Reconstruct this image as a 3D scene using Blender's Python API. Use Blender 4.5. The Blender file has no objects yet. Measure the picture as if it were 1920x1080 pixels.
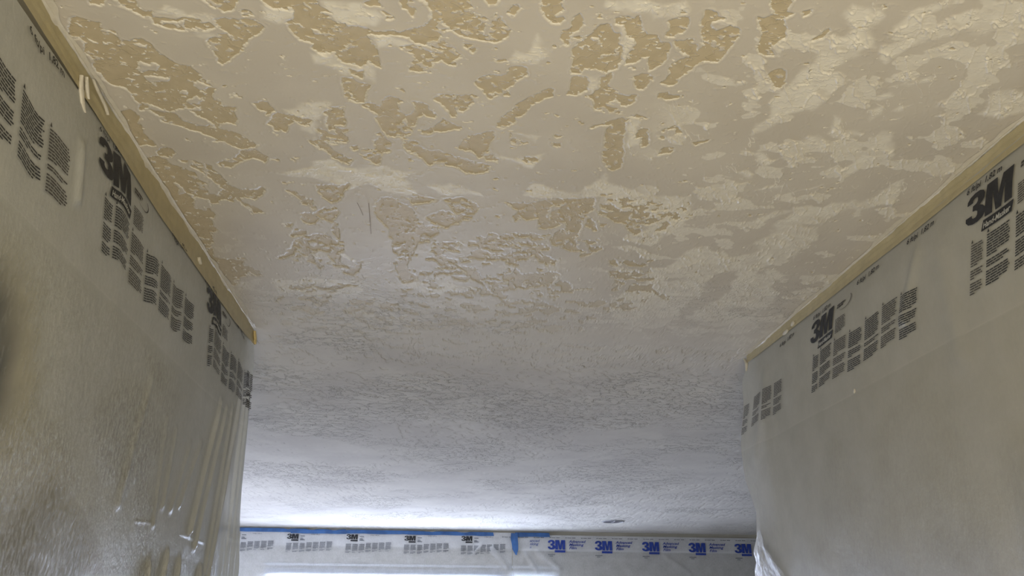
import bpy, math, random
import numpy as np
from mathutils import Matrix, Vector
random.seed(7)
rng = np.random.default_rng(11)
sc = bpy.context.scene
COL = sc.collection
# ------------------------------------------------------------------ camera, light, exposure
EYE = 1.50                      # camera height above the floor
CEIL = 2.45                     # ceiling height
cam_d = bpy.data.cameras.new('camera'); cam = bpy.data.objects.new('camera', cam_d); COL.objects.link(cam)
cam_d.sensor_width = 36; cam_d.lens = 1450/1920*36; cam_d.clip_start = 0.01
R_ = Vector((0.9963782, -0.08473798, 0.00706825)); U_ = Vector((-0.03976999, -0.39092573, 0.91956263)); F_ = Vector((0.07515872, 0.91651326, 0.3928799))
m = Matrix.Identity(4)
for i in range(3):
    m[i][0] = R_[i]; m[i][1] = U_[i]; m[i][2] = -F_[i]
m[0][3], m[1][3], m[2][3] = 0, 0, EYE
cam.matrix_world = m
sc.camera = cam
sc.view_settings.view_transform = 'Standard'; sc.view_settings.look = 'None'
sc.view_settings.gamma = 1; sc.view_settings.exposure = 0.13; sc.view_settings.use_curve_mapping = False
w = bpy.data.worlds.new('overcast_sky'); sc.world = w; w.use_nodes = True
w.node_tree.nodes['Background'].inputs[0].default_value = (0.72, 0.83, 1.0, 1)
w.node_tree.nodes['Background'].inputs[1].default_value = 1.6

def area(name, loc, target, size, power, color):
    l = bpy.data.lights.new(name, 'AREA'); l.energy = power; l.color = color
    l.shape = 'RECTANGLE'; l.size, l.size_y = size
    o = bpy.data.objects.new(name, l); COL.objects.link(o); o.location = loc
    o.rotation_euler = (Vector(target)-Vector(loc)).to_track_quat('-Z', 'Y').to_euler()
    return o
area('daylight_wide_window', (-0.64, 9.66, 1.38), (-0.64, 5.5, 1.1), (2.6, 1.15), 235, (0.68, 0.76, 1.0))
area('daylight_narrow_window', (1.05, 9.66, 1.38), (1.05, 5.5, 1.1), (0.5, 1.15), 45, (0.66, 0.77, 1.0))
area('added_side_fill', (-4.0, 6.6, 1.30), (1.5, 9.4, 1.5), (2.4, 1.3), 150, (0.70, 0.77, 1.0))  # added fill light for the far room; no window stands there
area('warm_rear_light', (0.10, -0.70, 0.80), (0.12, 0.45, 2.45), (1.0, 0.8), 38, (1.0, 0.90, 0.72))  # warm light from behind the camera, its source out of view

# ------------------------------------------------------------------ helpers
def tag(o, label=None, cat=None, group=None, kind=None):
    if label: o['label'] = label
    if cat: o['category'] = cat
    if group: o['group'] = group
    if kind: o['kind'] = kind
    return o
def link(name, me, mat=None, parent=None):
    o = bpy.data.objects.new(name, me); COL.objects.link(o)
    if mat: me.materials.append(mat)
    if parent: o.parent = parent
    return o
def mesh(name, vs, fs, mat=None, parent=None, smooth=False):
    me = bpy.data.meshes.new(name); me.from_pydata([tuple(v) for v in vs], [], fs); me.update()
    if smooth: me.shade_smooth()
    return link(name, me, mat, parent)
def grid_mesh(name, P, mat=None, parent=None, attrs={}, smooth=True):
    """P: (rows, cols, 3) numpy array"""
    n, c, _ = P.shape
    idx = np.arange(n*c).reshape(n, c)
    q = np.stack([idx[:-1, :-1], idx[:-1, 1:], idx[1:, 1:], idx[1:, :-1]], -1).reshape(-1, 4)
    return raw_mesh(name, P.reshape(-1, 3), q, mat, parent, attrs, smooth)
def raw_mesh(name, V, Q, mat, parent, attrs, smooth):
    me = bpy.data.meshes.new(name)
    me.vertices.add(len(V)); me.vertices.foreach_set('co', V.astype(np.float32).ravel())
    me.loops.add(Q.size); me.loops.foreach_set('vertex_index', Q.astype(np.int32).ravel())
    me.polygons.add(len(Q)); me.polygons.foreach_set('loop_start', np.arange(0, Q.size, 4, dtype=np.int32))
    me.polygons.foreach_set('loop_total', np.full(len(Q), 4, np.int32))
    me.update(calc_edges=True)
    for k, a in attrs.items():
        at = me.attributes.new(k, 'FLOAT', 'POINT'); at.data.foreach_set('value', a.astype(np.float32).ravel())
    if smooth: me.shade_smooth()
    return link(name, me, mat, parent)
def box(name, x0, x1, y0, y1, z0, z1, mat, parent=None):
    v = [(x, y, z) for x in (x0, x1) for y in (y0, y1) for z in (z0, z1)]
    f = [(0, 1, 3, 2), (4, 6, 7, 5), (0, 4, 5, 1), (2, 3, 7, 6), (0, 2, 6, 4), (1, 5, 7, 3)]
    return mesh(name, v, f, mat, parent)
TAB = rng.random((256, 256))
def vn(x, y, s=0):
    x = x + s*37.13; y = y + s*91.7
    ix = np.floor(x).astype(np.int64); iy = np.floor(y).astype(np.int64)
    fx = x-ix; fy = y-iy; fx = fx*fx*(3-2*fx); fy = fy*fy*(3-2*fy)
    a = TAB[ix & 255, iy & 255]; b = TAB[(ix+1) & 255, iy & 255]; c = TAB[ix & 255, (iy+1) & 255]; d = TAB[(ix+1) & 255, (iy+1) & 255]
    return (a*(1-fx)+b*fx)*(1-fy)+(c*(1-fx)+d*fx)*fy
def fbm(x, y, s=0, o=4):
    t = 0; a = 1; n = 0
    for i in range(o):
        ca, sa = math.cos(1.1*i+.4), math.sin(1.1*i+.4)
        t = t+a*vn((x*ca-y*sa)*2**i, (x*sa+y*ca)*2**i, s+i*3); n += a; a *= .5
    return t/n
def sst(a, b, x):
    t = np.clip((x-a)/(b-a), 0, 1); return t*t*(3-2*t)
def parse(t):
    return [np.array([[float(c) for c in p.split(',')] for p in ln.split()])/1000 for ln in t.strip().splitlines()]
def sdf_into(out, x, y, poly, pad=.05, mode='max', ybuf=None):
    """signed distance (positive inside) of poly, max-ed into out for the points near it"""
    x0, y0 = poly.min(0)-pad; x1, y1 = poly.max(0)+pad
    sel = np.nonzero((x > x0) & (x < x1) & (y > y0) & (y < y1))[0]
    if len(sel) == 0: return
    px, py = x[sel], y[sel]
    d = np.full(len(sel), 1e9); ins = np.zeros(len(sel), bool)
    n = len(poly)
    for i in range(n):
        ax, ay = poly[i]; bx, by = poly[(i+1) % n]
        ex, ey = bx-ax, by-ay; L = ex*ex+ey*ey
        if L < 1e-12: continue
        t = np.clip(((px-ax)*ex+(py-ay)*ey)/L, 0, 1)
        d = np.minimum(d, (px-ax-t*ex)**2+(py-ay-t*ey)**2)
        if abs(ey) > 1e-12:
            ins ^= ((ay > py) != (by > py)) & (px < ex*(py-ay)/ey+ax)
    s = np.sqrt(d); s = np.where(ins, s, -s)
    out[sel] = np.maximum(out[sel], s)

# ------------------------------------------------------------------ materials
def newmat(name):
    mt = bpy.data.materials.new(name); mt.use_nodes = True; nt = mt.node_tree
    for n in list(nt.nodes): nt.nodes.remove(n)
    out = nt.nodes.new('ShaderNodeOutputMaterial')
    return mt, nt, out
class NT:
    def __init__(s, nt): s.nt = nt
    def n(s, t, **kw):
        nd = s.nt.nodes.new(t)
        for k, v in kw.items():
            if k.startswith('i_'): nd.inputs[k[2:].replace('_', ' ')].default_value = v
            else: setattr(nd, k, v)
        return nd
    def l(s, a, b): s.nt.links.new(a, b)
    def val(s, sock, v):
        if isinstance(v, (int, float, tuple)): sock.default_value = v
        else: s.l(v, sock)
    def m(s, op, a, b=0.0, c=None):
        nd = s.nt.nodes.new('ShaderNodeMath'); nd.operation = op
        s.val(nd.inputs[0], a); s.val(nd.inputs[1], b)
        if c is not None: s.val(nd.inputs[2], c)
        return nd.outputs[0]
    def ramp(s, v, a, b, c=0.0, d=1.0):
        nd = s.nt.nodes.new('ShaderNodeMapRange'); nd.interpolation_type = 'SMOOTHSTEP'
        s.val(nd.inputs[0], v)
        for i, q in enumerate((a, b, c, d)): nd.inputs[i+1].default_value = q
        return nd.outputs[0]
    def noise(s, scale, detail=3.0, vec=None, rough=.55):
        nd = s.n('ShaderNodeTexNoise'); nd.inputs['Scale'].default_value = scale; nd.inputs['Detail'].default_value = detail
        nd.inputs['Roughness'].default_value = rough
        if vec is None:
            vec = s.n('ShaderNodeTexCoord').outputs['Object']
        s.l(vec, nd.inputs['Vector']); return nd.outputs[0]
    def attr(s, name):
        nd = s.n('ShaderNodeAttribute'); nd.attribute_name = name; return nd.outputs['Fac']
    def mix(s, f, a, b):
        nd = s.n('ShaderNodeMix'); nd.data_type = 'RGBA'
        s.val(nd.inputs[0], f); s.val(nd.inputs[6], a); s.val(nd.inputs[7], b); return nd.outputs[2]
    def mapping(s, sc_, rot=(0, 0, 0)):
        nd = s.n('ShaderNodeMapping'); nd.inputs['Scale'].default_value = sc_; nd.inputs['Rotation'].default_value = rot
        s.l(s.n('ShaderNodeTexCoord').outputs['Object'], nd.inputs[0]); return nd.outputs[0]
def simple(name, col, rough=.6, spec=.5, var=.08, vscale=20, bump=0.0, bscale=200):
    mt, nt, out = newmat(name); N = NT(nt)
    p = N.n('ShaderNodeBsdfPrincipled'); N.l(p.outputs[0], out.inputs[0])
    nz = N.noise(vscale)
    c0 = tuple(c*(1-var) for c in col)+(1,); c1 = tuple(min(1, c*(1+var)) for c in col)+(1,)
    N.l(N.mix(N.ramp(nz, .3, .7), c0, c1), p.inputs['Base Color'])
    p.inputs['Roughness'].default_value = rough; p.inputs['Specular IOR Level'].default_value = spec
    if bump:
        b = N.n('ShaderNodeBump'); b.inputs['Distance'].default_value = bump
        N.l(N.noise(bscale), b.inputs['Height']); N.l(b.outputs[0], p.inputs['Normal'])
    return mt

def ceiling_material():
    mt, nt, out = newmat('skim_coated_ceiling'); N = NT(nt)
    p = N.n('ShaderNodeBsdfPrincipled'); N.l(p.outputs[0], out.inputs[0])
    b = N.attr('bare'); dry = N.attr('dry'); far = N.attr('far')  # dry also carries the painted ridge highlights
    fine = N.noise(260, 4); mid = N.noise(38, 4); big = N.noise(5, 3)
    bb = N.m('ADD', b, N.m('MULTIPLY', N.m('SUBTRACT', fine, .5), 3.2))      # mm
    isb = N.ramp(bb, -.35, .35)
    wet = N.mix(N.ramp(big, .35, .65), (0.545, 0.505, 0.435, 1), (0.585, 0.545, 0.47, 1))
    drc = (0.79, 0.76, 0.67, 1)
    # thin feathered edges of the compound are dry and pale
    rim = N.m('MULTIPLY', N.ramp(bb, -4.2, -.5, 0, 1), .85)
    df = N.m('ADD', dry, N.m('MULTIPLY', N.m('SUBTRACT', mid, .5), .5))
    df = N.m('MULTIPLY', N.ramp(df, .12, .95), .9)
    df = N.m('MAXIMUM', df, rim)
    comp = N.mix(df, wet, drc)
    bare = N.mix(N.ramp(mid, .3, .7), (0.475, 0.405, 0.275, 1), (0.53, 0.455, 0.315, 1))
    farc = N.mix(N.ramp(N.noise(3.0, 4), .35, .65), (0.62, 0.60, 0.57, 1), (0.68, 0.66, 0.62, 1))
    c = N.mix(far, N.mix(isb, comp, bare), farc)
    N.l(c, p.inputs['Base Color'])
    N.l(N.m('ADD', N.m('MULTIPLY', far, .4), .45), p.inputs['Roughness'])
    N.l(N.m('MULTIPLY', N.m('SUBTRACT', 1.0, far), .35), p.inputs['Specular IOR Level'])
    # fine relief
    step = N.m('MULTIPLY', N.ramp(bb, -2.2, .4), -1.0)
    v2 = N.mapping((13, 17, 13)); nn = N.noise(1.0, 4, v2, .6)
    ridge = N.ramp(N.m('ABSOLUTE', N.m('SUBTRACT', nn, .5)), 0.0, .022, 1, 0)
    msk = N.ramp(N.noise(1.3, 4), .45, .60)
    v3 = N.mapping((9, 14, 9)); n3 = N.noise(1.0, 5, v3, .6)
    flakes = N.ramp(n3, .54, .56)
    farh = N.m('MULTIPLY', far, N.m('MULTIPLY', N.m('ADD', ridge, N.m('MULTIPLY', flakes, .8)), msk))
    dryh = N.m('MULTIPLY', N.m('MULTIPLY', df, N.m('SUBTRACT', 1.0, far)), N.m('ADD', N.m('MULTIPLY', N.noise(90, 5), .5), N.m('MULTIPLY', ridge, .5)))
    h = N.m('ADD', N.m('ADD', N.m('MULTIPLY', step, .9), N.m('MULTIPLY', farh, 5.5)), N.m('ADD', dryh, N.m('MULTIPLY', fine, .03)))
    bp = N.n('ShaderNodeBump'); bp.inputs['Distance'].default_value = 0.0016; bp.inputs['Strength'].default_value = .8
    N.l(h, bp.inputs['Height']); N.l(bp.outputs[0], p.inputs['Normal'])
    return mt

def film_material(name, tint=(0.78, 0.79, 0.76), gloss=.16, crinkle=1.0):
    mt, nt, out = newmat(name); N = NT(nt)
    haze = N.attr('haze'); cr = N.attr('crinkle')
    d = N.n('ShaderNodeBsdfDiffuse'); d.inputs[0].default_value = tint+(1,)
    t = N.n('ShaderNodeBsdfTranslucent'); t.inputs[0].default_value = tint+(1,)
    g = N.n('ShaderNodeBsdfGlossy'); g.inputs['Roughness'].default_value = .22; g.inputs[0].default_value = (.95, .97, 1, 1)
    tr = N.n('ShaderNodeBsdfTransparent'); tr.inputs[0].default_value = (.97, .975, .97, 1)
    nz = N.noise(60, 5); n2 = N.noise(1.0, 5, N.mapping((150, 115, 48)), .65)
    bp = N.n('ShaderNodeBump'); bp.inputs['Distance'].default_value = .004
    h = N.m('MULTIPLY', N.m('ADD', nz, N.m('MULTIPLY', n2, 1.6)), N.m('ADD', N.m('MULTIPLY', cr, .9*crinkle), .08))
    N.l(h, bp.inputs['Height'])
    for s_ in (d, g): N.l(bp.outputs[0], s_.inputs['Normal'])
    m1 = N.n('ShaderNodeMixShader'); m1.inputs[0].default_value = .38; N.l(d.outputs[0], m1.inputs[1]); N.l(t.outputs[0], m1.inputs[2])
    m2 = N.n('ShaderNodeMixShader'); m2.inputs[0].default_value = gloss; N.l(m1.outputs[0], m2.inputs[1]); N.l(g.outputs[0], m2.inputs[2])
    hz = N.m('ADD', haze, N.m('MULTIPLY', N.m('SUBTRACT', N.noise(9, 4), .5), .28))
    hz = N.m('ADD', hz, N.m('MULTIPLY', N.m('MULTIPLY', N.m('SUBTRACT', n2, .5), cr), 1.6))
    cl = N.n('ShaderNodeClamp'); N.l(hz, cl.inputs[0]); cl.inputs[1].default_value = .08; cl.inputs[2].default_value = .97
    m3 = N.n('ShaderNodeMixShader'); N.l(cl.outputs[0], m3.inputs[0]); N.l(tr.outputs[0], m3.inputs[1]); N.l(m2.outputs[0], m3.inputs[2])
    N.l(m3.outputs[0], out.inputs[0])
    return mt

def wall_material():
    mt, nt, out = newmat('beige_wall_paint'); N = NT(nt)
    p = N.n('ShaderNodeBsdfPrincipled'); N.l(p.outputs[0], out.inputs[0])
    c = N.mix(N.ramp(N.noise(2.5, 4), .3, .7), (0.44, 0.415, 0.33, 1), (0.52, 0.49, 0.40, 1))
    N.l(N.mix(N.attr('stain'), c, (0.10, 0.10, 0.09, 1)), p.inputs['Base Color'])
    p.inputs['Roughness'].default_value = .6
    return mt

M_ceil = ceiling_material(); M_wall = wall_material()
M_film = film_material('translucent_masking_film', (0.67, 0.685, 0.65), .20)
M_filmR = film_material('translucent_masking_film_matt', (0.625, 0.62, 0.555), .07)
M_filmF = film_material('far_masking_film', (0.88, 0.89, 0.90), .12, .5)
M_silver = film_material('crumpled_film', (0.86, 0.88, 0.9), .35, 1.5)
M_tape = simple('tan_masking_tape', (0.46, 0.40, 0.235), .42, .5, .07, 30, .0006, 220)
M_tapefar = simple('pale_masking_tape', (0.55, 0.52, 0.44), .5, .4)
M_blue = simple('blue_painters_tape', (0.045, 0.14, 0.36), .5, .5, .25, 9, .0006, 150)
M_ink = simple('black_ink', (0.022, 0.023, 0.026), .5, .3, .2, 60)
M_inkg = simple('grey_ink', (0.075, 0.07, 0.065), .6, .2, .2, 60)
M_inkfar = simple('faded_grey_ink', (0.20, 0.21, 0.23), .6, .2, .2, 10)
M_inkblue = simple('blue_ink', (0.03, 0.065, 0.34), .5, .3, .1, 60)
M_inkpaleblue = simple('pale_blue_ink', (0.17, 0.21, 0.42), .5, .3, .1, 60)
M_filmtext = simple('unprinted_film', (0.45, 0.45, 0.41), .5, .3)
M_mud = simple('joint_compound', (0.60, 0.565, 0.475), .4, .5, .05, 60, .0008, 160)
M_mudy = simple('yellowed_tape_curl', (0.66, 0.52, 0.24), .4, .5, .1, 60)
M_floor = simple('floor_covering', (0.58, 0.55, 0.50), .7, .3)
M_white = simple('white_window_frame', (0.72, 0.75, 0.78), .35)
M_grey = simple('grey_window_head', (0.33, 0.37, 0.41), .4)
M_dark = simple('dark_panel', (0.09, 0.10, 0.14), .5)
M_recess = simple('dark_recess_shade', (0.10, 0.10, 0.12), .35)  # dark colour stands in for the shade inside the lamp recess
M_ring = simple('lamp_trim_metal', (0.42, 0.43, 0.46), .35)
M_mark = simple('pencil_mark', (0.27, 0.22, 0.18), .7)
M_glass, nt, out = newmat('window_glass')
N = NT(nt); g = N.n('ShaderNodeBsdfGlossy'); g.inputs['Roughness'].default_value = .02
t = N.n('ShaderNodeBsdfTransparent'); mx = N.n('ShaderNodeMixShader'); mx.inputs[0].default_value = .06
N.l(t.outputs[0], mx.inputs[1]); N.l(g.outputs[0], mx.inputs[2]); N.l(mx.outputs[0], out.inputs[0])

# ------------------------------------------------------------------ the room
XL, XR = -0.712, 1.154          # hall wall faces
YL, YR, YF = 2.62, 2.72, 9.49   # where the hall walls end, the far wall
# hall walls with stains that show through the film
def wall_grid(name, X, y0, y1, stains, thick):
    ys = np.linspace(y0, y1, 90); zs = np.linspace(0, CEIL, 60)
    Yg, Zg = np.meshgrid(ys, zs); st = np.zeros_like(Yg)
    for (cy, cz, ry, rz, a) in stains:
        d = np.sqrt(((Yg-cy)/ry)**2+((Zg-cz)/rz)**2)+.7*(fbm(Yg*9, Zg*9, 5)-.5)
        st = np.maximum(st, a*sst(1.1, .5, d))
    P = np.stack([np.full_like(Yg, X), Yg, Zg], -1)
    o = grid_mesh(name, P, M_wall, None, {'stain': st}); tag(o, kind='structure')
    s_ = 1 if X > 0 else -1
    box('plaster_core', min(X+s_*.002, X+s_*thick), max(X+s_*.002, X+s_*thick), y0, y1, 0, CEIL, M_wall, o)
    return o
wall_grid('wall_left', XL, -1.6, YL, [(1.15, 1.86, .15, .18, 1.0), (1.50, 1.58, .24, .15, .55), (1.75, 1.85, .2, .12, .25), (1.2, 1.5, .2, .1, .3)], .14)
wall_grid('wall_right', XR, -1.6, YR, [(2.1, 1.56, .35, .12, .35), (1.72, 1.6, .15, .14, .3)], .14)
tag(box('wall_back', XL-.2, XR+.2, -1.72, -1.6, 0, CEIL, M_wall), kind='structure')
tag(box('wall_side', -4.2, -4.05, YL-.14, YF+.2, 0, CEIL, M_wall), kind='structure')
tag(box('wall_side_right', 5.4, 5.55, YR-.14, YF+.2, 0, CEIL, M_wall), kind='structure')
tag(box('wall_near_left', -4.05, XL-.14, YL-.14, YL, 0, CEIL, M_wall), kind='structure')
tag(box('wall_near_right', XR+.14, 5.4, YR-.14, YR, 0, CEIL, M_wall), kind='structure')
tag(box('floor', -4.2, 5.55, -1.72, YF+.2, -.06, 0, M_floor), kind='structure')
# far wall: bands round the openings
W1 = (-1.97, 0.70, 0.55, 1.935); W2 = (0.79, 1.32, 0.55, 1.935)
wf = box('wall_far', -4.05, 5.4, YF, YF+.12, 1.935, CEIL, M_wall); tag(wf, kind='structure')
for (a, b, c, d) in ((-4.05, W1[0], 0, 1.935), (W1[1], W2[0], 0, 1.935), (W2[1], 5.4, 0, 1.935), (W1[0], W1[1], 0, W1[2]), (W2[0], W2[1], 0, W2[2])):
    box('wall_section', a, b, YF, YF+.12, c, d, M_wall, wf)

def window(n, W, mull):
    x0, x1, z0, z1 = W
    fr = box('window_%d' % n, x0-.03, x1+.03, YF-.02, YF+.05, z1, z1+.07, M_white); tag(fr, kind='structure')
    box('head_casing', x0-.03, x1+.03, YF-.03, YF-.002, z1+.10, z1+.125, M_white, fr)
    box('sill', x0-.03, x1+.03, YF-.03, YF+.06, z0-.04, z0, M_white, fr)
    for a in (x0, x1-.035): box('jamb', a, a+.035, YF+.0, YF+.06, z0, z1, M_white, fr)
    for a in mull: box('mullion', a-.012, a+.012, YF+.02, YF+.06, z0, z1, M_white, fr)
    box('pane', x0+.03, x1-.03, YF+.038, YF+.042, z0, z1, M_glass, fr)
    return fr
w1 = window(1, W1, (-1.35, -.64, .03)); window(2, W2, (1.05,))
box('head_rail', W1[0]-.02, W1[1]+.01, YF-.028, YF-.022, 1.94, 1.995, M_grey, w1)

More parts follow.
